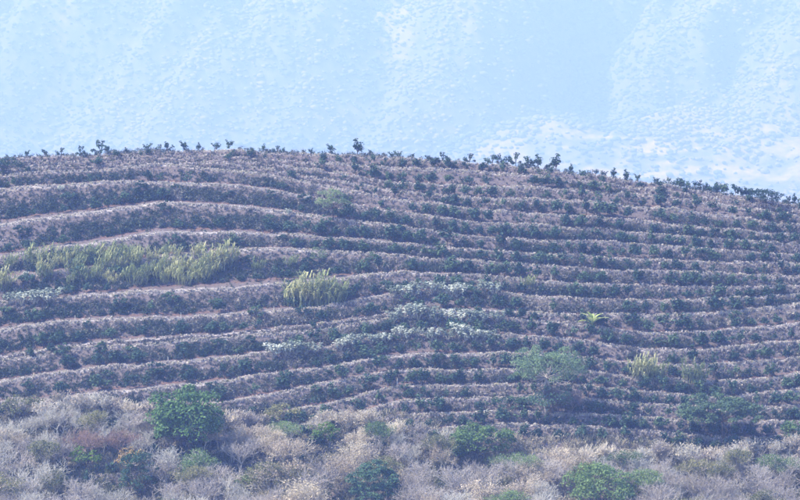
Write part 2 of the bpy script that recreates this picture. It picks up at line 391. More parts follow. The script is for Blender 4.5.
ICO_V = []
g_ = (1 + 5 ** 0.5) / 2
for s1 in (-1, 1):
    for s2 in (-1, 1):
        ICO_V += [(0, s1, s2 * g_), (s1, s2 * g_, 0), (s2 * g_, 0, s1)]
ICO_V = np.array(ICO_V) / math.hypot(1, g_)
dd = np.linalg.norm(ICO_V[:, None] - ICO_V[None], axis=2)
ICO_F = []
for i in range(12):
    for j in range(i + 1, 12):
        for k in range(j + 1, 12):
            if max(dd[i, j], dd[j, k], dd[i, k]) < 1.1:
                n = np.cross(ICO_V[j] - ICO_V[i], ICO_V[k] - ICO_V[i])
                ICO_F.append((i, j, k) if n @ ICO_V[i] > 0 else (i, k, j))
ICO_F = np.array(ICO_F)

def far_forest():
    n = 66000
    x = rng.uniform(-1550, 1550, n); y = rng.uniform(MY - 450, MY + 1450, n)
    q = slice(0, 12000); x[q] = rng.uniform(-700, 1300, 12000); y[q] = rng.uniform(7000, MY - 300, 12000)   # scattered trees on the valley floor
    z = np.maximum(mountain_z(x, y), valley_z(x, y))
    px, py = to_px(np.stack([x, y, z], 1))
    keep = (rng.random(n) * 0.9 + 0.15 > bareness(x, y, z)) & ((y > MY - 300) | (fbm(x / 120, y / 160, 66) + 0.3 * rng.random(n) > 0.6)) & (px > -120) & (px < 920) & (py > -60) & (py < 260)
    x, y, z = x[keep], y[keep], z[keep]; n = len(x)
    r = rng.uniform(3.5, 7.5, n) * (0.8 + 0.9 * rng.random(n) ** 3)
    Vv = ICO_V[None] * (1 + 0.5 * (rng.random((n, 12, 1)) - 0.5)) * r[:, None, None] * np.array([1.05, 1.05, 0.7])
    Vv = Vv + np.stack([x, y, z + r * 0.45], 1)[:, None]
    Ff = ICO_F[None] + 12 * np.arange(n)[:, None, None]
    t = np.clip(1.5 * (fbm(x / 75, y / 110, 61) - 0.5) + 0.15 + 1.5 * ravine(x, y) + 0.5 * (rng.random(n) - 0.5), 0, 1)  # evergreen ravines, tan ridges; the ravine darkening also paints in relief shading
    stuff('far_forest', mesh_from('far_forest', Vv.reshape(-1, 3), Ff.reshape(-1, 3), [M_FARLEAF], tint=np.repeat(t, 12), smooth=True),
          'hazy forest of round crowns covering the far mountain', 'forest')
far_forest()

# ------------------------------------------------------------------ plant geometry
def leaf_quads(C, N, size, aspect, rg):
    """quads at centres C facing roughly N"""
    n = len(C); N = N / np.maximum(np.linalg.norm(N, axis=1, keepdims=True), 1e-6)
    A = rg.normal(size=(n, 3)); U = np.cross(N, A); U /= np.maximum(np.linalg.norm(U, axis=1, keepdims=True), 1e-6)
    W = np.cross(N, U)
    s = np.broadcast_to(np.asarray(size, float), (n,))[:, None]
    U = U * s; W = W * s * aspect
    V = np.stack([C - U, C - W * 0.9 + U * 0.1, C + U, C + W], 1).reshape(-1, 3)
    return V, np.arange(n * 4).reshape(-1, 4)

def tube_segs(P0, P1, R0, R1, sides=3):
    P0, P1 = np.asarray(P0, float), np.asarray(P1, float); R0, R1 = np.asarray(R0, float), np.asarray(R1, float)
    n = len(P0); D = P1 - P0; D = D / np.maximum(np.linalg.norm(D, axis=1, keepdims=True), 1e-6)
    ref = np.where(np.abs(D[:, 2:3]) > 0.9, np.array([[1.0, 0, 0]]), np.array([[0, 0, 1.0]]))
    U = np.cross(D, ref); U /= np.linalg.norm(U, axis=1, keepdims=True); W = np.cross(D, U)
    V = np.zeros((n, 2 * sides, 3))
    for k in range(sides):
        t = 2 * math.pi * k / sides; o = math.cos(t) * U + math.sin(t) * W
        V[:, k] = P0 + o * R0[:, None]; V[:, sides + k] = P1 + o * R1[:, None]
    f = np.array([(k, (k + 1) % sides, sides + (k + 1) % sides, sides + k) for k in range(sides)])
    return V.reshape(-1, 3), (f[None] + 2 * sides * np.arange(n)[:, None, None]).reshape(-1, 4)

def join(parts):
    Vs, Fs, o = [], [], 0
    for V, F in parts:
        Vs.append(V); Fs.append(F + o); o += len(V)
    return np.concatenate(Vs), np.concatenate(Fs)

def grow(rg, H, spread, levels, kids, trunk_frac=0.28, r0=None, up=0.25, wob=0.25, stems=1, shrink=0.68):
    """branch skeleton of a tree of height about H; returns segments by level and the twig tips"""
    r0 = r0 or 0.022 * H
    segs = []; tips = []
    def branch(p, d, L, r, lev):
        n = 3 if lev < 2 else 2
        q = p
        for k in range(n):
            d = d + rg.normal(size=3) * wob * (0.5 if lev == 0 else 1) + np.array([0, 0, up * 0.3])
            d /= np.linalg.norm(d); e = q + d * L / n
            segs.append((q, e, r * (1 - 0.4 * k / n), r * (1 - 0.4 * (k + 1) / n), lev)); q = e
            if lev >= 1 and lev < levels and k < n - 1: kid(q, d, L, r * 0.5, lev, 1)
        if lev < levels: kid(q, d, L, r * 0.62, lev, kids[lev])
        else: tips.append(q)
    def kid(p, d, L, r, lev, cnt):
        a0 = rg.uniform(0, 6.28)
        for c in range(cnt):
            a = a0 + 6.283 * c / cnt + rg.normal() * 0.35
            u = np.cross(d, [0.3, 0.2, 1.0]); u = u / max(np.linalg.norm(u), 1e-3); v = np.cross(d, u)
            ang = spread * rg.uniform(0.7, 1.25)
            nd = d * math.cos(ang) + (u * math.cos(a) + v * math.sin(a)) * math.sin(ang); nd[2] += up
            branch(p, nd / np.linalg.norm(nd), L * shrink * rg.uniform(0.75, 1.2), max(r, 0.034 if lev < 3 else 0.022), lev + 1)
    for s in range(stems):
        d = np.array([rg.normal() * 0.22 * (stems > 1), rg.normal() * 0.22 * (stems > 1), 1.0])
        branch(np.array([rg.normal() * 0.1 * (stems > 1), rg.normal() * 0.1 * (stems > 1), -0.3]), d / np.linalg.norm(d), H * trunk_frac + 0.3, r0 / math.sqrt(stems), 0)
    top = max(s[1][2] for s in segs); k = H / top
    segs = [(np.array(a) * k, np.array(b) * k, ra, rb, l) for a, b, ra, rb, l in segs]
    return segs, np.array(tips) * k

def seg_mesh(name, segs, mat, sides=3):
    V, F = tube_segs([s[0] for s in segs], [s[1] for s in segs], [s[2] for s in segs], [s[3] for s in segs], sides)
    return mesh_from(name, V, F, [mat], smooth=True)

def bare_tree(seed, H, spread=0.55, levels=5, kids=(4, 3, 3, 3, 2), stems=1, leafy=0, **kw):
    """leafless tree: trunk, bare crown of limbs and twigs, optionally some dry leaves"""
    rg = np.random.default_rng(seed)
    segs, tips = grow(rg, H, spread, levels, kids, stems=stems, **kw)
    trunk = seg_mesh('bare_trunk', [s for s in segs if s[4] == 0], M_BARK_GREY, 6)
    crown = seg_mesh('bare_crown', [s for s in segs if s[4] > 0], M_BARK_GREY, 3)
    lv = None
    if leafy:
        pick = tips[rg.integers(0, len(tips), leafy)] + rg.normal(size=(leafy, 3)) * 0.18
        V, F = leaf_quads(pick + rg.normal(size=(leafy, 3)) * 0.12, rg.normal(size=(leafy, 3)) + [0, 0, 0.8], rg.uniform(0.07, 0.16, leafy), 0.6, rg)
        lv = mesh_from('dry_leaves', V, F, [M_TANLEAF])
    return trunk, crown, lv

def leafy_tree(seed, H, W, n_clump, n_leaf, leaf, flat=0.75, base=0.3, mat=None, barkm=None, clump_r=0.16, droop=0.0, lobes=None, stems=1):
    """leaf crown as clumps of leaves at the ends of limbs; crown spans base*H..H and width W"""
    rg = np.random.default_rng(seed)
    cz = H * (base + 1) / 2; rz = H * (1 - base) / 2; rx = W / 2
    # clump centres on an uneven shell plus some inside
    C = []
    off = rg.uniform(0, 100)
    while len(C) < n_clump:
        u = rg.normal(size=3); u /= np.linalg.norm(u)
        if u[2] < -0.55: continue
        rr = rg.uniform(0.35, 1.0) ** 0.45 * (0.70 + 0.55 * float(vnoise(np.array([u[0] * 2.2 + off]), np.array([u[1] * 2.2 + u[2] * 1.3 + off]), seed)[0]))
        C.append([u[0] * rx * rr, u[1] * rx * rr, cz + u[2] * rz * rr])
    C = np.array(C)
    if lobes is not None:
        for (lx, lz, lr, cnt) in lobes:
            u = rg.normal(size=(cnt, 3)); u /= np.linalg.norm(u, axis=1, keepdims=True); u[:, 2] = np.abs(u[:, 2]) * 0.8 - 0.2
            C = np.concatenate([C, u * lr * rg.uniform(0.5, 1, (cnt, 1)) + [lx, 0, lz]])
    nc = len(C)
    R = W * clump_r * rg.uniform(0.6, 1.25, nc)
    idx = np.repeat(np.arange(nc), n_leaf)
    u = rg.normal(size=(len(idx), 3)); u /= np.linalg.norm(u, axis=1, keepdims=True)
    u[:, 2] = np.where(u[:, 2] < -0.3, -u[:, 2], u[:, 2])
    P = C[idx] + u * (R[idx] * rg.uniform(0.55, 1.05, len(idx)))[:, None] * np.array([1, 1, flat])
    P[:, 2] -= droop * rg.random(len(idx))
    Nn = u * 0.7 + np.array([0, 0, 0.6]) + rg.normal(size=u.shape) * 0.55
    V, F = leaf_quads(P, Nn, leaf * rg.uniform(0.6, 1.3, len(P)), 0.55, rg)
    crown = mesh_from('leaf_crown', V, F, [mat or M_DARKLEAF])
    # trunk and limbs reaching the clumps
    segs = []
    top = np.array([0, 0, H * (base + 0.18 if base < 0.4 else 0.22)])
    r0 = (0.024 if base < 0.4 else 0.016) * H
    for s in range(stems):
        b = np.array([rg.normal() * 0.25 * (stems > 1), rg.normal() * 0.25 * (stems > 1), -0.3])
        m = (b + top) / 2 + rg.normal(size=3) * 0.05 * H * np.array([1, 1, 0])
        segs += [(b, m, r0, r0 * 0.85), (m, top, r0 * 0.85, r0 * 0.65)]
    for c in C[rg.permutation(nc)[:min(nc, 34)]]:
        m = top * 0.5 + c * 0.5 + np.array([c[0] * 0.12, c[1] * 0.12, -0.06 * H]) + rg.normal(size=3) * 0.03 * H
        segs += [(top, m, r0 * 0.35, r0 * 0.22), (m, c, r0 * 0.22, r0 * 0.07)]
    ns = 2 * stems
    def tb(q, nm):
        V, F = tube_segs([s[0] for s in q], [s[1] for s in q], [s[2] for s in q], [s[3] for s in q], 6)
        return mesh_from(nm, V, F, [barkm or M_BARK_DARK], smooth=True)
    return tb(segs[:ns], 'leafy_trunk'), crown, tb(segs[ns:], 'leafy_limbs')

def sapling_arrays(seed, airy):
    """young orchard tree about 2 m tall: (stem V,F), (leaves V,F)"""
    rg = np.random.default_rng(seed)
    H = 2.0; segs = []; C = []
    nb = 9 if airy else 12
    p = np.array([0, 0, -0.1]); t = np.array([rg.normal() * 0.08, rg.normal() * 0.08, 0.5 if airy else 0.6])
    segs.append((p, t, 0.05, 0.035))
    for k in range(nb):
        a = 6.283 * k / nb + rg.normal() * 0.4; el = rg.uniform(0.1, 1.4)
        L = rg.uniform(0.5, 1.1) * (1.4 if airy else 1.1)
        e = t + L * np.array([math.cos(a) * math.cos(el) * (0.8 if airy else 1.0), math.sin(a) * math.cos(el) * (0.8 if airy else 1.0), math.sin(el)])
        segs.append((t, e, 0.03, 0.012)); C += [t * 0.25 + e * 0.75, e] if airy else [t * 0.5 + e * 0.5, t * 0.15 + e * 0.85, e]
    C = np.array(C); C[:, 2] = np.clip(C[:, 2], 0.3, 2.2)
    nl = 9 if airy else 10
    idx = np.repeat(np.arange(len(C)), nl)
    u = rg.normal(size=(len(idx), 3)); u /= np.linalg.norm(u, axis=1, keepdims=True)
    P = C[idx] + u * rg.uniform(0.08, 0.30 if airy else 0.36, (len(idx), 1))
    lv = leaf_quads(P, u * 0.6 + [0, 0, 0.7] + rg.normal(size=u.shape) * 0.5, rg.uniform(0.13, 0.22, len(P)), 0.55, rg)
    st = tube_segs([s[0] for s in segs], [s[1] for s in segs], [s[2] for s in segs], [s[3] for s in segs], 4)
    return st, lv

def scrub_proto(seed, n_leaf=34, n_twig=5):
    rg = np.random.default_rng(seed)
    u = rg.normal(size=(n_leaf, 3)); u /= np.linalg.norm(u, axis=1, keepdims=True); u[:, 2] = np.abs(u[:, 2])
    P = u * rg.uniform(0.5, 1.0, (n_leaf, 1)) * np.array([0.62, 0.62, 0.85]) + [0, 0, 0.05]
    P[:, :2] += rg.normal(size=2) * 0.12
    lv = leaf_quads(P, u + rg.normal(size=u.shape) * 0.7, rg.uniform(0.10, 0.22, n_leaf), 0.55, rg)
    e = rg.normal(size=(n_twig, 3)) * [0.4, 0.4, 0] + [0, 0, 1.05]
    tw = tube_segs(np.zeros((n_twig, 3)), e, np.full(n_twig, 0.02), np.full(n_twig, 0.01), 3)
    return join([lv, tw])

def grass_proto(seed, n=9, arch=0.5):
    rg = np.random.default_rng(seed); parts = []
    for k in range(n):
        a = rg.uniform(0, 6.28); h = rg.uniform(0.6, 1.1); o = np.array([math.cos(a), math.sin(a), 0]); s = np.array([-o[1], o[0], 0]) * rg.uniform(0.05, 0.10)
        b = o * rg.uniform(0, 0.22); m = b + o * 0.25 * arch * h + [0, 0, 0.62 * h]; t = b + o * arch * h * 0.9 + [0, 0, (0.95 - 0.35 * arch) * h]
        parts.append((np.array([b - s, b + s, m + s, m - s, m - s, m + s, t + s * 0.3, t - s * 0.3]), np.array([[0, 1, 2, 3], [4, 5, 6, 7]])))
    return join(parts)

def scatter(protos, P, S, rz, T, var=None, lean=None):
    """joined copies of protos at P with scale S (n,) or (n,3), turn rz and tint T"""
    n = len(P); S = np.broadcast_to(np.asarray(S, float).reshape(n, -1), (n, 3)); var = rng.integers(0, len(protos), n) if var is None else var
    Vs, Fs, Ts, o = [], [], [], 0
    for k, (V, F) in enumerate(protos):
        q = np.nonzero(var == k)[0]
        if not len(q): continue
        c, s = np.cos(rz[q])[:, None], np.sin(rz[q])[:, None]
        v = V[None] * S[q][:, None]
        X = v[..., 0] * c - v[..., 1] * s; Y = v[..., 0] * s + v[..., 1] * c
        W = np.stack([X, Y, v[..., 2]], -1) + P[q][:, None]
        Vs.append(W.reshape(-1, 3)); Ts.append(np.repeat(T[q], len(V)))
        Fs.append((F[None] + o + len(V) * np.arange(len(q))[:, None, None]).reshape(-1, F.shape[1])); o += len(V) * len(q)
    return np.concatenate(Vs), np.concatenate(Fs), np.concatenate(Ts)

def instance_stuff(name, protos, mat, P, S, rz, T, label, cat):
    """ground cover too many to count: points carrying instances of a few small plants"""
    n = len(P); me = bpy.data.meshes.new(name)
    me.vertices.add(n); me.vertices.foreach_set('co', np.ascontiguousarray(P, np.float32).ravel())
    me.materials.append(mat)
    def attr(nm, ty, key, v):
        at = me.attributes.new(nm, ty, 'POINT'); at.data.foreach_set(key, np.ascontiguousarray(v).ravel())
    attr('tint', 'FLOAT', 'value', T.astype(np.float32)); attr('size', 'FLOAT', 'value', np.asarray(S, np.float32))
    attr('turn', 'FLOAT_VECTOR', 'vector', np.stack([rng.normal(size=n) * 0.1, rng.normal(size=n) * 0.1, rz], 1).astype(np.float32))
    attr('variety', 'INT', 'value', rng.integers(0, len(protos), n).astype(np.int32))
    ng = bpy.data.node_groups.new(name, 'GeometryNodeTree')
    ng.interface.new_socket('Geometry', in_out='INPUT', socket_type='NodeSocketGeometry')
    ng.interface.new_socket('Geometry', in_out='OUTPUT', socket_type='NodeSocketGeometry')
    N, L = ng.nodes, ng.links
    gi = N.new('NodeGroupInput'); go = N.new('NodeGroupOutput'); jn = N.new('GeometryNodeJoinGeometry'); ip = N.new('GeometryNodeInstanceOnPoints')
    for k, (V, F) in reversed(list(enumerate(protos))):
        ob = bpy.data.objects.new(name + '_plant', mesh_from(name + '_plant', V, F, [mat]))      # used by the nodes only
        oi = N.new('GeometryNodeObjectInfo'); oi.inputs['Object'].default_value = ob; oi.inputs['As Instance'].default_value = True
        L.new(oi.outputs['Geometry'], jn.inputs[0])
    def named(nm, ty):
        a = N.new('GeometryNodeInputNamedAttribute'); a.data_type = ty; a.inputs['Name'].default_value = nm
        return [o for o in a.outputs if o.name == 'Attribute' and o.enabled][0]
    ip.inputs['Pick Instance'].default_value = True
    L.new(gi.outputs[0], ip.inputs['Points']); L.new(jn.outputs[0], ip.inputs['Instance'])
    L.new(named('variety', 'INT'), ip.inputs['Instance Index']); L.new(named('turn', 'FLOAT_VECTOR'), ip.inputs['Rotation'])
    L.new(named('size', 'FLOAT'), ip.inputs['Scale']); L.new(ip.outputs[0], go.inputs[0])
    o = stuff(name, me, label, cat); md = o.modifiers.new('plants', 'NODES'); md.node_group = ng
    return o

def lip_at(i, x):
    return np.interp(x, XG, LY[i]), np.interp(x, XG, LZ[i])
def foot_at(i, x):
    return np.interp(x, XG, riser_foot[i][0]), np.interp(x, XG, riser_foot[i][1])
XW = 130.0       # half width planted (frame is about +-85 m there)

# ------------------------------------------------------------------ ground cover on the terraces (uncountable: stuff)
SP = [scrub_proto(100 + k) for k in range(8)]
GP = [grass_proto(200 + k) for k in range(6)]
def terrace_cover():
    P, S, T = [], [], []                                   # scrub
    PG, SG, TG = [], [], []                                # grass
    for i in range(NL - 1):
        wid = 2 * XW
        sep = np.interp(np.linspace(-XW, XW, 50), XG, LZ[i] - LZ[i + 1]).mean()
        # scrub on the bank below lip i
        n = int(wid * sep * 3.6)
        x = rng.uniform(-XW, XW, n); s = rng.uniform(0.05, 1.0, n) ** 0.85
        yu, zu = lip_at(i, x); yb, zb = foot_at(i, x)
        d = fbm(x / 9, s * 0.6 + i * 4.1, 70)
        hh = zu - zb
        size = rng.uniform(0.5, 1.2, n) * (0.5 + 1.0 * d) * np.clip(0.45 + s, 0.5, 1.15) * np.clip(hh / 2.2, 0.45, 1.1)
        p = np.stack([x, yu + (yb - yu) * s, zu + (zb - zu) * s ** 0.85 - 0.05], 1); px = to_px(p)[0]
        keep = (d + 0.30 * rng.random(n) > 0.46 + 0.19 * np.clip((px - 330) / 150, 0, 1)) & (s * hh > 0.5)
        p = np.stack([x, yu + (yb - yu) * s, zu + (zb - zu) * s ** 0.85 - 0.05], 1)
        # greener low on the bank and on the left, straw towards the top and at the far right
        t = 0.62 - 0.28 * s + 0.10 * np.clip((px - 330) / 150, 0, 1) + 1.1 * (fbm(x / 4, i * 3.0 + s, 72) - 0.5) + 0.13 * rng.normal(size=n) - 0.22 * np.clip((360 - px) / 220, 0, 1)
        t = t + 0.10 * np.clip((px - 600) / 200, 0, 1)
        t = t + 0.9 * (fbm(x / 20, i * 1.3, 77) - 0.5)
        P.append(p[keep]); S.append(size[keep]); T.append(t[keep])
        # dry grass hanging over the lip and covering the outer bench
        n = int(wid * 13); x = rng.uniform(-XW, XW, n)
        yu, zu = lip_at(i, x)
        b = rng.normal(size=n) * 0.34 + 0.08
        sepx = np.interp(x, XG, LZ[i] - LZ[min(i + 1, NL - 1)])
        dens = np.clip((sepx - 0.5) / 1.4, 0.15, 1) * (0.25 + 1.3 * fbm(x / 6, i * 2.2, 73))
        keep = rng.random(n) < dens
        gz = ground_z_fast(x, yu + b)
        PG.append(np.stack([x, yu + b, gz - 0.03], 1)[keep]); SG.append((rng.uniform(0.3, 0.65, n) * (0.75 + 0.6 * fbm(x / 3, i * 1.7, 75)))[keep])
        TG.append((0.78 + 0.12 * rng.normal(size=n) + 0.2 * (fbm(x / 6, i * 1.0, 74) - 0.5))[keep])
        # grass tufts scattered over the bank
        n = int(wid * sep * 3.0); x = rng.uniform(-XW, XW, n); s = rng.random(n) ** 1.3
        yu, zu = lip_at(i, x); yb, zb = foot_at(i, x)
        p = np.stack([x, yu + (yb - yu) * s, zu + (zb - zu) * s ** 0.85 - 0.05], 1); px = to_px(p)[0]
        big = np.where(px > 560, 1.25, 1.0)
        PG.append(p); SG.append(rng.uniform(0.4, 0.85, n) * big); TG.append(0.34 + 0.17 * rng.normal(size=n) - 0.25 * s + 0.15 * (px > 640))
        # low weeds on the bench
        n = int(wid * 1.5); x = rng.uniform(-XW, XW, n); b = rng.random(n)
        yb, zb = foot_at(i, x); yl, zl = lip_at(i + 1, x)
        keep = fbm(x / 7, i * 6.6, 76) + 0.2 * rng.random(n) > 0.52
        P.append(np.stack([x, yb + (yl - yb) * b, zb + (zl - zb) * b - 0.05], 1)[keep]); S.append(rng.uniform(0.3, 0.7, n)[keep]); T.append((0.25 + 0.25 * rng.normal(size=n))[keep])
    # crest
    n = 800; x = rng.uniform(-XW, XW, n); y0, z0 = lip_at(0, x); b = rng.uniform(0, 5, n)
    k_ = fbm(x / 8, x * 0, 79) + 0.25 * rng.random(n) > 0.55
    P.append(np.stack([x, y0 + b, ground_z_fast(x, y0 + b) - 0.03], 1)[k_]); S.append(rng.uniform(0.5, 1.3, n)[k_]); T.append(rng.uniform(0.05, 0.7, n)[k_])
    n = 2600; x = rng.uniform(-XW, XW, n); y0, z0 = lip_at(0, x); b = rng.uniform(0, 9, n)
    PG.append(np.stack([x, y0 + b, ground_z_fast(x, y0 + b) - 0.03], 1)); SG.append(rng.uniform(0.3, 0.7, n)); TG.append(0.5 + 0.2 * rng.normal(size=n))
    P, S, T = np.concatenate(P), np.concatenate(S), np.clip(np.concatenate(T), 0, 1)
    instance_stuff('terrace_scrub', SP, M_SCRUB, P, S, rng.uniform(0, 6.28, len(P)), T, 'grey-green and mauve scrub covering the terrace banks', 'scrub')
    P, S, T = np.concatenate(PG), np.concatenate(SG), np.clip(np.concatenate(TG), 0, 1)
    instance_stuff('dry_grass', GP, M_DRYGRASS, P, S, rng.uniform(0, 6.28, len(P)), T, 'pale dry grass along the edges of the terraces', 'grass')
    print('scrub+grass', len(P))
def ground_z_fast(x, y):
    f = np.clip((np.asarray(x) - X0) / DX, 0, NX - 1.001); j = np.round(f).astype(int); out = np.zeros(len(f))
    order = np.argsort(j); 
    for jv in np.unique(j):
        q = np.nonzero(j == jv)[0]; out[q] = np.interp(np.asarray(y)[q], GY[::-1, jv], GZ[::-1, jv])
    return out
terrace_cover()

# ------------------------------------------------------------------ orchard saplings in rows on the benches
SAP = [sapling_arrays(300 + k, False) for k in range(5)] + [sapling_arrays(320 + k, True) for k in range(4)]
SAP_ME = [(mesh_from('sapling_stem', *a, [M_BARK_DARK]), mesh_from('sapling_crown', *b, [M_SAPLING])) for a, b in SAP]
CREST = [(26, 7), (43, 7), (60, 8), (80, 10), (99, 13), (126, 5), (146, 8), (159, 7), (167, 9), (183, 9), (198, 7), (215, 8), (228, 9), (263, 7), (277, 7), (283, 6),
         (311, 6), (330, 9), (358, 13), (370, 6), (392, 6), (398, 7), (413, 5), (428, 5), (442, 8), (470, 9), (486, 6), (493, 9), (499, 10), (508, 9), (516, 12), (528, 10),
         (530, 8), (539, 11), (550, 7), (556, 13), (571, 8), (583, 5), (596, 6), (605, 6), (614, 8), (627, 9), (638, 7), (656, 6), (669, 7), (682, 10), (688, 8), (700, 9), (708, 8),
         (716, 10), (725, 10), (736, 11), (744, 8), (752, 9), (790, 8), (796, 9)]
def sapling(loc, h, v, label, group, rz):
    thing('orchard_sapling', label, 'sapling', loc, [('stem', SAP_ME[v][0], None), ('crown', SAP_ME[v][1], None)], rz, (h / 2 * rng.uniform(0.85, 1.2), h / 2 * rng.uniform(0.85, 1.2), h / 2), group)
for k, (px, hp) in enumerate(CREST):
    d = ray(px, 150); x = 752 * d[0] / d[1]
    y = float(lip_at(0, np.array([x]))[0][0]); x = y * d[0] / d[1]; y = float(lip_at(0, np.array([x]))[0][0]) + rng.uniform(0.6, 3.0)
    z = float(ground_z([x], [y])[0])
    size = 'tall ' if hp >= 12 else ('low ' if hp <= 6 else '')
    sapling((x, y, z), hp * 0.28, int(rng.integers(5, 9)) if px < 680 else int(rng.integers(0, 9)),
            from_end(k, len(CREST)).format(f' {size}young tree') + ' in the row along the hill crest', 'young trees along the hill crest', rng.uniform(0, 6.28))

def orchard():
    cand = []
    for i in range(NL - 1):                                # bench between foot i and lip i+1
        x = -XW
        while x < XW:
            x += rng.uniform(2.4, 4.2)
            yb, zb = foot_at(i, np.array([x])); yl, zl = lip_at(i + 1, np.array([x]))
            if zb[0] - zl[0] + 0 < 0.03: continue
            b = rng.uniform(0.12, 0.42); y = yb[0] + (yl[0] - yb[0]) * b; z = zb[0] + (zl[0] - zb[0]) * b
            sep = float(np.interp(x, XG, LZ[i] - LZ[i + 1]))
            px, py = to_px(np.array([x, y, z]))
            dens = 0.42 + 0.5 * np.clip((px - 260) / 160, 0, 1)
            if 6 <= i <= 9 and px < 260: dens = 0.18
            if px < 330 and i < 6: dens = 0.28
            if py > 372 and 520 < px < 720: dens = 0.9
            dens *= 0.55 + 0.9 * float(fbm(np.array([x / 16]), np.array([i * 3.1]), 81)[0])
            if sep < 1.2: dens *= 0.45
            if rng.random() > dens: continue
            h = rng.uniform(1.8, 3.2) * (1.08 if px > 350 else 1.0) * (0.76 + 0.55 * float(fbm(np.array([x / 10]), np.array([i * 2.1]), 82)[0])) * min(1.05, 0.55 + 0.2 * sep)
            cand.append((i, x, y, z, h, px, py))
    vis = [c for c in cand if -2 < c[5] < 802 and c[6] < 452 and not (c[6] > np.interp(c[5], [0, 160, 240, 340, 440, 500, 800], [404, 400, 408, 416, 432, 446, 448]))]
    ids = set(id(c) for c in vis)
    size = sorted(vis, key=lambda c: -c[4] / c[2])
    big = set(id(c) for c in size[:300])
    for i in range(NL - 1):
        row = sorted([c for c in vis if c[0] == i], key=lambda c: c[5])
        for k, c in enumerate(row):
            if id(c) not in big: continue
            v = int(rng.integers(0, 7))
            lab = from_end(k, len(row)).format(' dark green sapling') + f' on the {ordinal(i + 1)} terrace below the crest'
            sapling((c[1], c[2], c[3]), c[4], v, lab, 'orchard saplings on the terraces', rng.uniform(0, 6.28))
    rest = [c for c in cand if id(c) not in big]
    P = np.array([[c[1], c[2], c[3]] for c in rest]); S = np.array([c[4] / 2 for c in rest])
    V, F, t = scatter([b for a, b in SAP], P, S, rng.uniform(0, 6.28, len(P)), rng.random(len(P)), rng.integers(0, 8, len(P)))
    stuff('small_saplings', mesh_from('small_saplings', V, F, [M_SAPLING_T], tint=t), 'smallest dark green saplings between the larger ones on the terraces', 'saplings')
    print('saplings', len(cand), 'visible', len(vis))
orchard()

# ------------------------------------------------------------------ notable trees and shrubs
def m_per_px(p): return float(np.hypot(p[1], CAM_Z - p[2])) / F_PX

def place_tree(name, label, cat, px, base_py, w_px, h_px, seed, mat, group=None, barkm=None, n_clump=46, n_leaf=46, leaf=0.26, rz=None, **kw):
    p = hit(px, base_py); s = m_per_px(p)
    H, W = h_px * s, w_px * s
    t, c, l = leafy_tree(seed, H, W, n_clump, n_leaf, leaf, mat=mat, barkm=barkm, **kw)
    e = thing(name, label, cat, tuple(p), [('trunk', t, None), ('crown', c, None)], group=group)
    link('limbs', l, e.children[0] if e.children[0].name.startswith('trunk') else e.children[1])
    return e

place_tree('broadleaf_tree', 'large dense dark green tree standing above the grey woodland on the left', 'tree', 189, 460, 76, 70, 1, M_DARKLEAF, n_clump=64, n_leaf=150, leaf=0.32, base=0.08, clump_r=0.15)
place_tree('broadleaf_tree', 'wide domed green tree below the end of the terraces', 'tree', 482, 462, 60, 38, 2, M_MIDLEAF, n_clump=70, n_leaf=64, leaf=0.28, base=0.1, clump_r=0.12, lobes=[(-4.6, 1.6, 1.6, 16)])
place_tree('broadleaf_tree', 'dark green round tree at the bottom edge of the picture', 'tree', 376, 512, 54, 52, 3, M_TEAL, n_clump=70, n_leaf=90, leaf=0.24, base=-0.12, clump_r=0.12)
place_tree('broadleaf_tree', 'spreading mid green tree at the bottom edge right of centre', 'tree', 600, 512, 76, 46, 4, M_MIDLEAF, n_clump=80, n_leaf=80, leaf=0.24, base=-0.1, clump_r=0.11)
place_tree('broadleaf_tree', 'open dark green tree in front of the orange-leaved tree', 'tree', 141, 502, 48, 48, 5, M_TEAL, n_clump=50, n_leaf=60, leaf=0.22, base=0.0, clump_r=0.12)
place_tree('leafy_bush', 'bright green rounded bush among tan leafless trees', 'bush', 324, 448, 30, 26, 6, M_LIMELEAF, n_clump=30, n_leaf=34, leaf=0.2, base=0.05, clump_r=0.16)
place_tree('leafy_bush', 'lime green bush between leafless trees at lower left', 'bush', 86, 470, 30, 22, 7, M_LIMELEAF, n_clump=30, n_leaf=30, leaf=0.2, base=0.05, clump_r=0.16)
place_tree('leafy_bush', 'left of two small bright green bushes low in the tan woodland', 'bush', 243, 488, 15, 14, 8, M_LIMELEAF, n_clump=14, n_leaf=26, leaf=0.18, base=0.05, clump_r=0.2)
place_tree('leafy_bush', 'right of two small bright green bushes low in the tan woodland', 'bush', 263, 488, 19, 17, 9, M_LIMELEAF, n_clump=18, n_leaf=28, leaf=0.18, base=0.05, clump_r=0.2)
place_tree('leafy_bush', 'low flat olive-green bush at the foot of the lowest terraces', 'bush', 283, 424, 40, 20, 10, M_OLIVE, n_clump=34, n_leaf=30, leaf=0.2, base=0.05, clump_r=0.13)
place_tree('leafy_bush', 'yellowish olive bush at the left edge below the terraces', 'bush', 22, 424, 42, 28, 12, M_OLIVE, n_clump=36, n_leaf=30, leaf=0.22, base=0.05, clump_r=0.13)
place_tree('leafy_bush', 'pale green bush at the right edge below the terraces', 'bush', 796, 446, 28, 26, 13, M_MIDLEAF, n_clump=28, n_leaf=30, leaf=0.22, base=0.05, clump_r=0.15)
place_tree('small_tree', 'small tree with orange dry leaves behind the open dark green tree', 'tree', 130, 478, 34, 30, 14, M_ORANGE, n_clump=26, n_leaf=26, leaf=0.17, base=0.2, clump_r=0.13, barkm=M_BARK_TAN)
place_tree('leafy_bush', 'dull olive bush at the bottom edge left of the dark round tree', 'bush', 316, 510, 44, 34, 15, M_OLIVE, n_clump=34, n_leaf=30, leaf=0.22, base=0.05, clump_r=0.14, barkm=M_BARK_MAUVE)
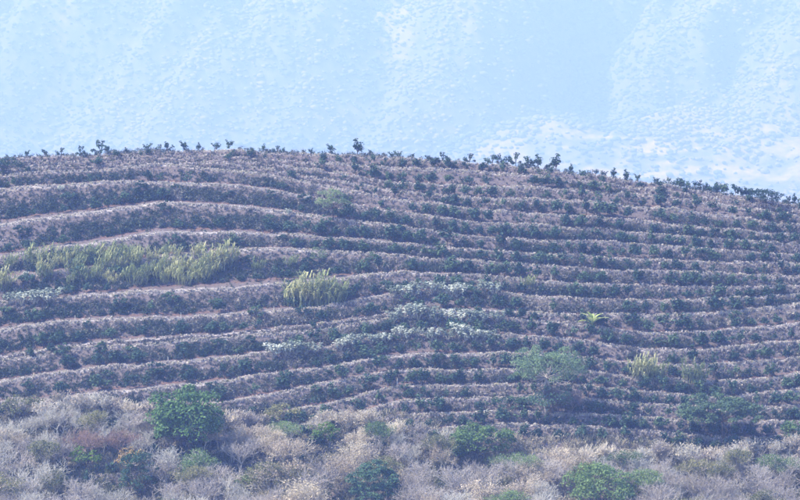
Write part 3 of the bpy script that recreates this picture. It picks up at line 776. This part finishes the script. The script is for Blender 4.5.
place_tree('feathery_tree', 'feathery pale green tree with flat wide top on the lower terraces', 'tree', 546, 413, 66, 64, 16, M_FEATHER, n_clump=80, n_leaf=110, leaf=0.17, base=0.36, clump_r=0.12, flat=0.75, barkm=M_BARK_MAUVE, stems=3)
p = hit(556, 414)
for k, (dx, h) in enumerate(((-0.5, 5.6), (2.6, 4.6))):
    tr = bare_tree(640 + k, h, 0.5, 5, (4, 3, 3, 3, 2), stems=2)
    thing('dry_tree', ('taller' if k == 0 else 'smaller') + ' bare mauve tree standing under the feathery pale tree', 'tree', (p[0] + dx, p[1] - 0.6 * k, p[2]), [('trunk', tr[0], M_BARK_DUSK), ('crown', tr[1], M_BARK_DUSK)])
place_tree('spreading_tree', 'flat-topped dark spreading tree on the lower right terraces', 'tree', 722, 440, 80, 42, 17, M_SAPLING, n_clump=95, n_leaf=110, leaf=0.22, base=0.22, clump_r=0.09, flat=0.6, stems=2)
place_tree('small_tree', 'airy yellow-green young tree on the upper terraces', 'tree', 333, 221, 32, 34, 18, M_PALELEAF, n_clump=34, n_leaf=70, leaf=0.16, base=0.15, clump_r=0.13)
place_tree('leafy_bush', 'dense dark bush on the crest at the right end', 'bush', 766, 208, 34, 20, 19, M_SAPLING, n_clump=40, n_leaf=34, leaf=0.2, base=0.05, clump_r=0.14)
place_tree('leafy_bush', 'dark green bush on the crest at the left edge', 'bush', 8, 172, 30, 14, 20, M_SAPLING, n_clump=34, n_leaf=34, leaf=0.2, base=0.05, clump_r=0.14)
place_tree('leafy_bush', 'dark shrub in the shade under the feathery pale tree', 'bush', 550, 414, 56, 26, 21, M_TEAL, n_clump=60, n_leaf=30, leaf=0.18, base=0.02, clump_r=0.12)  # dark leaf colour stands in for the shadow under the tree
place_tree('leafy_bush', 'dark shrub left of the feathery pale tree', 'bush', 512, 414, 34, 16, 22, M_SAPLING, n_clump=30, n_leaf=30, leaf=0.18, base=0.02, clump_r=0.13)  # leaves coloured dark too, carrying that painted shadow further left
place_tree('leafy_bush', 'light green bush beside the reeds in the left middle of the hill', 'bush', 320, 266, 18, 20, 23, M_PALELEAF, n_clump=18, n_leaf=28, leaf=0.16, base=0.05, clump_r=0.18)

# leafy bushes on the terrace banks
def bank_bush(seed):
    t, c, l = leafy_tree(seed, 2.2, 2.8, 16, 34, 0.19, mat=M_SAPLING, base=0.03, clump_r=0.17)
    return t, c, l
BUSH = [bank_bush(700 + k) for k in range(5)]
spots = []
for i in range(5, NL - 2):
    x = -92.0
    while x < 92:
        x += rng.uniform(4.0, 15.0)
        px0 = 400 + x * 4.9
        if rng.random() > (0.75 if px0 < 420 else 0.32): continue
        s_ = rng.uniform(0.3, 0.75)
        yu, zu = lip_at(i, np.array([x])); yb, zb = foot_at(i, np.array([x]))
        if zu[0] - zb[0] < 1.6: continue
        p = np.array([x, yu[0] + (yb[0] - yu[0]) * s_, zu[0] + (zb[0] - zu[0]) * s_ ** 0.85 - 0.1]); q = to_px(p)
        if not (-5 < q[0] < 805) or q[1] > np.interp(q[0], [0, 160, 240, 340, 440, 500, 800], [396, 392, 402, 410, 424, 440, 440]): continue
        spots.append((i, q[0], p, rng.uniform(0.55, 1.05) * min(1.25, (zu[0] - zb[0]) / 2.6)))
for i in range(NL):
    row = sorted([q for q in spots if q[0] == i], key=lambda q: q[1])
    for k, (_, px0, p, h) in enumerate(row):
        m = BUSH[int(rng.integers(0, 5))]
        e = thing('leafy_bush', from_end(k, len(row)).format(' broad teal-green bush') + ' on the bank above ' + f'the {ordinal(i + 1)} terrace', 'bush', tuple(p), [('trunk', m[0], None), ('crown', m[1], None)], rng.uniform(0, 6.28), (h * rng.uniform(0.9, 1.4), h, h), 'bushes on the terrace banks')
        link('limbs', m[2], [c for c in e.children if c.name.startswith('trunk')][0])

# silver shrubs along the middle terraces
def silver_shrub(seed):
    rg = np.random.default_rng(seed); segs = []; C = []
    for k in range(9):
        a = 6.283 * k / 9 + rg.normal() * 0.3; e = np.array([math.cos(a) * rg.uniform(0.25, 0.8), math.sin(a) * rg.uniform(0.25, 0.8), rg.uniform(0.9, 1.6)])
        segs.append((np.array([0, 0, -0.1]), e * [0.6, 0.6, 0.6], 0.03, 0.02)); segs.append((e * 0.6, e, 0.02, 0.012)); C += [e * 0.65, e * 0.85, e]
    C = np.array(C); idx = np.repeat(np.arange(len(C)), 9); u = rg.normal(size=(len(idx), 3)); u /= np.linalg.norm(u, axis=1, keepdims=True)
    V, F = leaf_quads(C[idx] + u * rg.uniform(0.08, 0.3, (len(idx), 1)), u + [0, 0, 1.0], rg.uniform(0.09, 0.18, len(idx)), 0.5, rg)
    sv, sf = tube_segs([s[0] for s in segs], [s[1] for s in segs], [s[2] for s in segs], [s[3] for s in segs], 4)
    return mesh_from('shrub_stems', sv, sf, [M_BARK_GREY]), mesh_from('shrub_leaves', V, F, [M_SILVER])
SIL = [silver_shrub(400 + k) for k in range(4)]
runs = [('eighth', 10, 60, 307, 6, 0, 'along the left edge of a middle terrace'),
        ('a', 388, 500, 302, 12, 0, 'in the topmost silvery row at mid hill'),
        ('b', 388, 500, 325, 12, 0, 'in the second silvery row at mid hill'),
        ('c', 335, 500, 346, 17, 0, 'in the longest silvery row at mid hill'),
        ('d', 272, 316, 363, 7, 0, 'in the lowest silvery row, left of the middle')]
for _, xa, xb, py, cnt, _, where in runs:
    for k in range(cnt):
        px = xa + (xb - xa) * (k + 0.5) / cnt + rng.normal() * 2.5
        # stands on the bench or bank at that terrace: just below the lip nearest to this row
        lips = np.array([np.interp(px, XS, LIPS[i]) for i in range(NL)]); i = int(np.argmin(np.abs(lips - (py - 5))))
        p = hit(px, lips[i] + 4 + rng.uniform(-1, 3)); h = rng.uniform(2.0, 3.1)
        m = SIL[int(rng.integers(0, 4))]
        thing('silver_shrub', from_end(k, cnt).format(' pale silvery shrub') + ' ' + where, 'shrub', tuple(p), [('stems', m[0], None), ('leaves', m[1], None)],
              rng.uniform(0, 6.28), (h / 1.7 * 1.5, h / 1.7 * 1.4, h / 1.7), 'pale silvery shrubs')
for px, py, lab in ((61, 192, 'lone pale shrub on the upper left bank'), (26, 280, 'lone pale shrub at the left edge near the reeds'), (288, 216, 'lone pale shrub on the upper bank left of centre')):
    m = SIL[int(rng.integers(0, 4))]
    thing('silver_shrub', lab, 'shrub', tuple(hit(px, py)), [('stems', m[0], None), ('leaves', m[1], None)], 0, (1.0, 1.0, 0.9), 'pale silvery shrubs')

# tall pale reeds
def cane(seed, n=42):
    rg = np.random.default_rng(seed); st = []; bl = []
    for k in range(n):
        b = np.array([np.clip(rg.normal() * 0.55, -0.9, 0.9), np.clip(rg.normal() * 0.45, -0.8, 0.8), -0.1]); d = np.array([b[0] * 0.25 + rg.normal() * 0.10 + 0.1, b[1] * 0.2 + rg.normal() * 0.1, 1.0]); d /= np.linalg.norm(d)
        L = rg.uniform(1.0, 3.0); e = b + d * L
        st.append((b, e, 0.022, 0.012))
        for q in range(4):
            o = b + d * L * rg.uniform(0.3, 1.0); a = rg.uniform(0, 6.28); out = np.array([math.cos(a), math.sin(a), 0])
            l = rg.uniform(0.6, 1.2); s = np.array([-out[1], out[0], 0]) * rg.uniform(0.035, 0.065)
            m = o + out * 0.3 * l + np.array([0, 0, 0.55 * l]); t = o + out * 0.75 * l + np.array([0, 0, 0.5 * l])
            bl.append((np.array([o - s, o + s, m + s, m - s, m - s, m + s, t + s * 0.2, t - s * 0.2]), np.array([[0, 1, 2, 3], [4, 5, 6, 7]])))
    V, F = tube_segs([s[0] for s in st], [s[1] for s in st], [s[2] for s in st], [s[3] for s in st], 3)
    V2, F2 = join(bl)
    return mesh_from('cane_stems', V, F, [M_CANE]), mesh_from('cane_blades', V2, F2, [M_CANE])
CANES = [cane(500 + k) for k in range(4)]
def cane_group(spots, where, group):
    spots = sorted(spots)
    for k, (px, py, hp) in enumerate(spots):
        p = hit(px, py); h = hp * m_per_px(p) / 3.1; m = CANES[int(rng.integers(0, 4))]
        thing('reed_clump', from_end(k, len(spots)).format(' pale reed clump') + ' ' + where, 'reeds', tuple(p), [('stems', m[0], None), ('blades', m[1], None)],
              rng.uniform(-0.5, 0.5), (h * rng.uniform(1.0, 1.35), h, h), group)
big_bed = [(x + rng.normal() * 3, 268 + rng.uniform(-6, 16), rng.uniform(15, 23)) for x in np.linspace(30, 212, 27)] + \
          [(x + rng.normal() * 3, 260 + rng.uniform(-6, 4), rng.uniform(13, 19)) for x in np.linspace(70, 190, 11)] + \
          [(x + rng.normal() * 4, 285 + rng.uniform(-4, 2), rng.uniform(14, 20)) for x in np.linspace(75, 195, 11)]
cane_group(big_bed, 'in the wide left reed bed', 'reeds in the wide bed')
cane_group([(212, 272, 30), (222, 270, 28), (230, 268, 22)], 'in the tallest tuft beside the bed', 'reeds in the tall tuft')
cane_group([(294, 305, 24), (302, 306, 32), (311, 306, 34), (320, 305, 33), (329, 304, 30), (336, 303, 24), (258, 272, 16), (290, 268, 14)], 'around the stand left of middle', 'reeds left of the middle')
cane_group([(636, 380, 24), (645, 382, 28), (656, 381, 22), (690, 384, 27), (699, 384, 18), (527, 288, 14)], 'on the right-hand terraces', 'reeds on the right')
cane_group([(3, 290, 22), (-6, 288, 20), (10, 268, 16)], 'at the picture edge', 'reeds at the left edge')

# broad-leaved pale plant
def banana():
    p = hit(592, 333); s = m_per_px(p) / 0.19
    e = link('broadleaf_plant', None, None, tuple(p)); e.scale = (1.45, 1.45, 1.35); e['label'] = 'bright yellow-green plant with long arching leaves on a right-hand terrace'; e['category'] = 'plant'
    sv, sf = tube_segs([[0, 0, -0.2], [0, 0, 0.6]], [[0, 0, 0.6], [0.05, 0, 1.3]], [0.16, 0.13], [0.13, 0.08], 7)
    link('stem', mesh_from('stem', sv, sf, [M_BANANA], smooth=True), e)
    rg = np.random.default_rng(9)
    for k, (a, tilt, L) in enumerate(((2.9, 0.9, 2.6), (0.1, 0.45, 3.0), (0.35, 0.9, 2.4), (2.4, 1.25, 2.2), (4.2, 0.8, 2.0), (5.4, 0.7, 2.2), (1.4, 1.1, 2.0), (3.3, 0.35, 2.2))):
        o = np.array([math.cos(a), math.sin(a), 0]); sd = np.array([-o[1], o[0], 0]); q = np.array([0, 0, 1.2]); el = tilt + 0.45; pts = [q]
        for st in range(6):
            q = q + (o * math.cos(el) + np.array([0, 0, math.sin(el)])) * L / 6; el -= 0.24; pts.append(q)
        wd = np.array([0.05, 0.22, 0.30, 0.32, 0.29, 0.2, 0.03])
        V = []
        for c, ww in zip(pts, wd): V += [c - sd * ww + [0, 0, ww * 0.35], c, c + sd * ww + [0, 0, ww * 0.35]]
        Fq = []
        for st in range(6):
            b = st * 3; Fq += [[b, b + 1, b + 4, b + 3], [b + 1, b + 2, b + 5, b + 4]]
        link('leaf', mesh_from('leaf', np.array(V), np.array(Fq), [M_BANANA], smooth=True), e)
banana()

# pale stakes and a fallen log
STAKES = [(397, 386, 9), (551, 283, 8), (75, 322, 7), (163, 302, 6), (181, 320, 7), (274, 312, 6), (284, 340, 5), (168, 361, 5), (651, 233, 8), (695, 235, 6), (238, 338, 5)]
STAKES.sort()
for k, (px, py, hp) in enumerate(STAKES):
    p = hit(px, py + 1); h = hp * m_per_px(p)
    V, F = tube_segs([[0, 0, -0.2], [0.03, 0, h * 0.5]], [[0.03, 0, h * 0.5], [0.02 + 0.05 * math.sin(k * 2.0), 0, h]], [0.075, 0.07], [0.07, 0.05], 6)
    o = link('wooden_stake', mesh_from('wooden_stake', V, F, [M_WOOD_PALE], smooth=True), None, tuple(p))
    o['label'] = from_end(k, len(STAKES)).format(' pale bare stake') + ' standing on the terraces'; o['category'] = 'stake'; o['group'] = 'pale stakes on the terraces'
p = hit(484, 413)
V, F = tube_segs([[-1.6, 0, 0.15], [-0.5, 0.1, 0.22], [0.6, 0, 0.2], [0.2, 0.05, 0.2]], [[-0.5, 0.1, 0.22], [0.6, 0, 0.2], [1.6, -0.1, 0.3], [0.9, 0.3, 0.7]], [0.1, 0.15, 0.14, 0.07], [0.15, 0.14, 0.07, 0.03], 7)
o = link('fallen_log', mesh_from('fallen_log', V, F, [M_WOOD_PALE], smooth=True), None, tuple(p)); o['label'] = 'pale fallen log lying on the bench above the domed green tree'; o['category'] = 'log'

# ------------------------------------------------------------------ dry woodland in front
BARE = [bare_tree(600, 8, 0.62, 5, (5, 3, 3, 2, 2), up=0.15), bare_tree(601, 8, 0.68, 5, (4, 4, 3, 2, 2), up=0.15), bare_tree(602, 8, 0.55, 5, (3, 3, 3, 2, 2), stems=2),
        bare_tree(603, 8, 0.66, 4, (4, 4, 3, 3), leafy=1600), bare_tree(604, 8, 0.58, 5, (3, 3, 3, 2, 2), leafy=2000, stems=2), bare_tree(605, 8, 0.62, 4, (5, 3, 3, 3), leafy=1300),
        bare_tree(606, 8, 0.58, 4, (4, 4, 3, 3), leafy=1800)]
LEAFING = [bare_tree(610 + k, 8, 0.62, 4, (4, 4, 3, 3), leafy=3800) for k in range(3)]
BRUSH = [bare_tree(620, 4, 0.45, 3, (4, 4, 3), stems=4, trunk_frac=0.2), bare_tree(621, 4, 0.55, 3, (4, 4, 4), stems=5, trunk_frac=0.2, leafy=300), bare_tree(622, 4, 0.5, 3, (4, 4, 4), stems=4, trunk_frac=0.2, leafy=600)]
def brush_proto(seed):
    rg = np.random.default_rng(seed); n = 16
    b = rg.normal(size=(n, 3)) * [0.2, 0.2, 0]; e = b + rg.normal(size=(n, 3)) * [0.42, 0.42, 0.18] + [0, 0, 0.8]
    tw = tube_segs(b, e, np.full(n, 0.032), np.full(n, 0.018), 3)
    u = rg.normal(size=(26, 3)); P = e[rg.integers(0, n, 26)] * rg.uniform(0.6, 1.0, (26, 1)) + u * 0.12
    return join([tw, leaf_quads(P, u + [0, 0, 0.5], rg.uniform(0.05, 0.10, 26), 0.6, rg)])
UP = [brush_proto(650 + k) for k in range(8)]
TOPX = [-60, 0, 60, 100, 160, 240, 300, 340, 400, 440, 500, 540, 600, 660, 700, 740, 800, 860]
TOPY = [402, 402, 394, 392, 398, 408, 410, 412, 412, 424, 438, 446, 444, 442, 443, 440, 434, 434]
def woodland():
    row_names = ['rearmost woodland row'] + [ordinal(k) + ' row from the back' for k in range(2, 9)] + ['front woodland row']
    out = []; py_off = 0.0
    for r in range(9):
        x = -45 + rng.uniform(0, 20)
        while x < 845:
            x += (rng.uniform(11, 19) if x < 330 else rng.uniform(17, 28)) if r < 3 else rng.uniform(22, 36)
            t = np.interp(x, TOPX, TOPY); top = t + 1 + (525 - t) * (r / 8.6) ** 1.0 + rng.normal() * 2.5
            hp = rng.uniform(22, 32) if r == 0 else (rng.uniform(30, 40) if r < 3 else rng.uniform(38, 56))
            if top > 508: continue
            # keep the named green trees clear
            if any(abs(x - cx) < rx and top < cy and top + hp > base for cx, rx, cy, base in ((190, 36, 440, 460), (482, 36, 452, 462), (376, 28, 490, 512), (600, 38, 494, 512), (141, 26, 484, 500),
                    (324, 24, 440, 448), (86, 24, 462, 470), (253, 26, 484, 488), (130, 26, 464, 478), (283, 22, 416, 424), (22, 20, 412, 424))): continue
            n = float(fbm(np.array([x / 70]), np.array([top / 40]), 90)[0]) + rng.normal() * 0.10
            warm = np.exp(-((x - 320) / 150) ** 2) + 0.5 * np.exp(-((x - 600) / 60) ** 2) - 0.6 * (x > 640)
            if rng.random() < 0.2 and r > 0: kind = 'olive' if rng.random() < 0.6 else 'green'
            elif x < 110 and top < 425: kind = 'grey'
            elif 75 < x < 150 and 420 < top < 440: kind = 'red'
            elif n + 0.20 * warm > 0.60: kind = 'tan'
            elif n < 0.42: kind = 'mauve'
            else: kind = 'grey'
            out.append([r, x, top, hp, kind])
    D = {'grey': ('pale grey leafless tree', M_BARK_GREY), 'tan': ('tan dry-leaved tree', M_BARK_TAN), 'mauve': ('dull mauve leafless tree', M_BARK_MAUVE), 'red': ('reddish-brown twiggy tree', M_BARK_RED), 'olive': ('olive-leaved tree', M_BARK_TAN), 'green': ('thin green-leaved tree', M_BARK_GREY)}
    for r in range(9):
        for kind in D:
            row = sorted([o for o in out if o[0] == r and o[4] == kind], key=lambda o: o[1]); vis = [o for o in row if -5 < o[1] < 805]
            for o in row:
                _, x, top, hp, _k = o
                if o not in vis and not (-22 < x < 822): continue
                p = hit(x, top + hp); h = hp * m_per_px(p)
                if r == 0: v = BRUSH[int(rng.integers(0, 3))]; H0 = 4
                elif kind in ('olive', 'green'): v = LEAFING[int(rng.integers(0, 3))]; H0 = 8
                elif kind == 'tan': v = BARE[int(rng.integers(3, 7))]; H0 = 8
                else: v = BARE[int(rng.integers(0, 3))]; H0 = 8
                mat = D[kind][1]; parts = [('trunk', v[0], mat), ('crown', v[1], mat)]
                if v[2] is not None: parts.append(('leaves', v[2], {'red': M_ORANGE, 'olive': M_OLIVE, 'green': M_MIDLEAF}.get(kind, M_TANLEAF)))
                if o in vis: lab = from_end(vis.index(o), len(vis)).format(' ' + D[kind][0]) + f', {row_names[r]}'
                else: lab = D[kind][0] + f' cut by the {"left" if x < 0 else "right"} picture edge, {row_names[r]}'
                s = h / H0; thing('dry_tree', lab, 'tree', tuple(p), parts, rng.uniform(0, 6.28), (s * rng.uniform(1.0, 1.4), s * rng.uniform(1.0, 1.4), s), 'dry trees of the woodland below the terraces')
    print('woodland', len(out))
    # brush between the trees
    n = 12000; px = rng.uniform(-60, 860, n); t = np.interp(px, TOPX, TOPY)
    y = rng.uniform(540, 662, n)
    x = y * (px - 400) / F_PX / math.cos(PITCH)
    z = ground_z_fast(x, y); P = np.stack([x, y, z - 0.1], 1); pp = to_px(P + [0, 0, 1.5])
    keep = pp[1] > t - 5 + 9 * rng.random(n)
    P = P[keep]; px = px[keep]
    xs_ = rng.uniform(-100, 100, 1500); ys_, _z = lip_at(NL - 1, xs_); ys_ = ys_ - rng.uniform(-0.8, 7, 1500)
    P = np.concatenate([P, np.stack([xs_, ys_, ground_z_fast(xs_, ys_) - 0.1], 1)]); px = to_px(P)[0]; n = len(P)
    T = np.clip(0.52 + 1.1 * (fbm(px / 55, P[:, 1] / 14, 91) - 0.5) + 0.15 * rng.normal(size=n), 0, 1)
    instance_stuff('woodland_brush', UP, M_UNDER, P, rng.uniform(0.8, 2.0, n), rng.uniform(0, 6.28, n), T, 'tangled dry brush filling the gaps between the woodland trees', 'brush')
woodland()

# ------------------------------------------------------------------ haze
hm, t, out = new_mat('haze')
pv = t.nodes.new('ShaderNodeVolumePrincipled')
pv.inputs['Color'].default_value = (0.28, 0.43, 1.0, 1); pv.inputs['Absorption Color'].default_value = (0.72, 0.72, 0.72, 1); pv.inputs['Density'].default_value = HAZE_DENSITY; pv.inputs['Anisotropy'].default_value = 0.1
t.links.new(pv.outputs[0], out.inputs['Volume'])
bx = np.array([[x, y, z] for x in (-9100, 9100) for y in (-4100, 16100) for z in (-420, 1050)], float)
bf = np.array([[0, 1, 3, 2], [4, 6, 7, 5], [0, 4, 5, 1], [2, 3, 7, 6], [0, 2, 6, 4], [1, 5, 7, 3]])
stuff('haze', mesh_from('haze', bx, bf, [hm]), 'pale blue haze lying over the whole valley', 'haze')
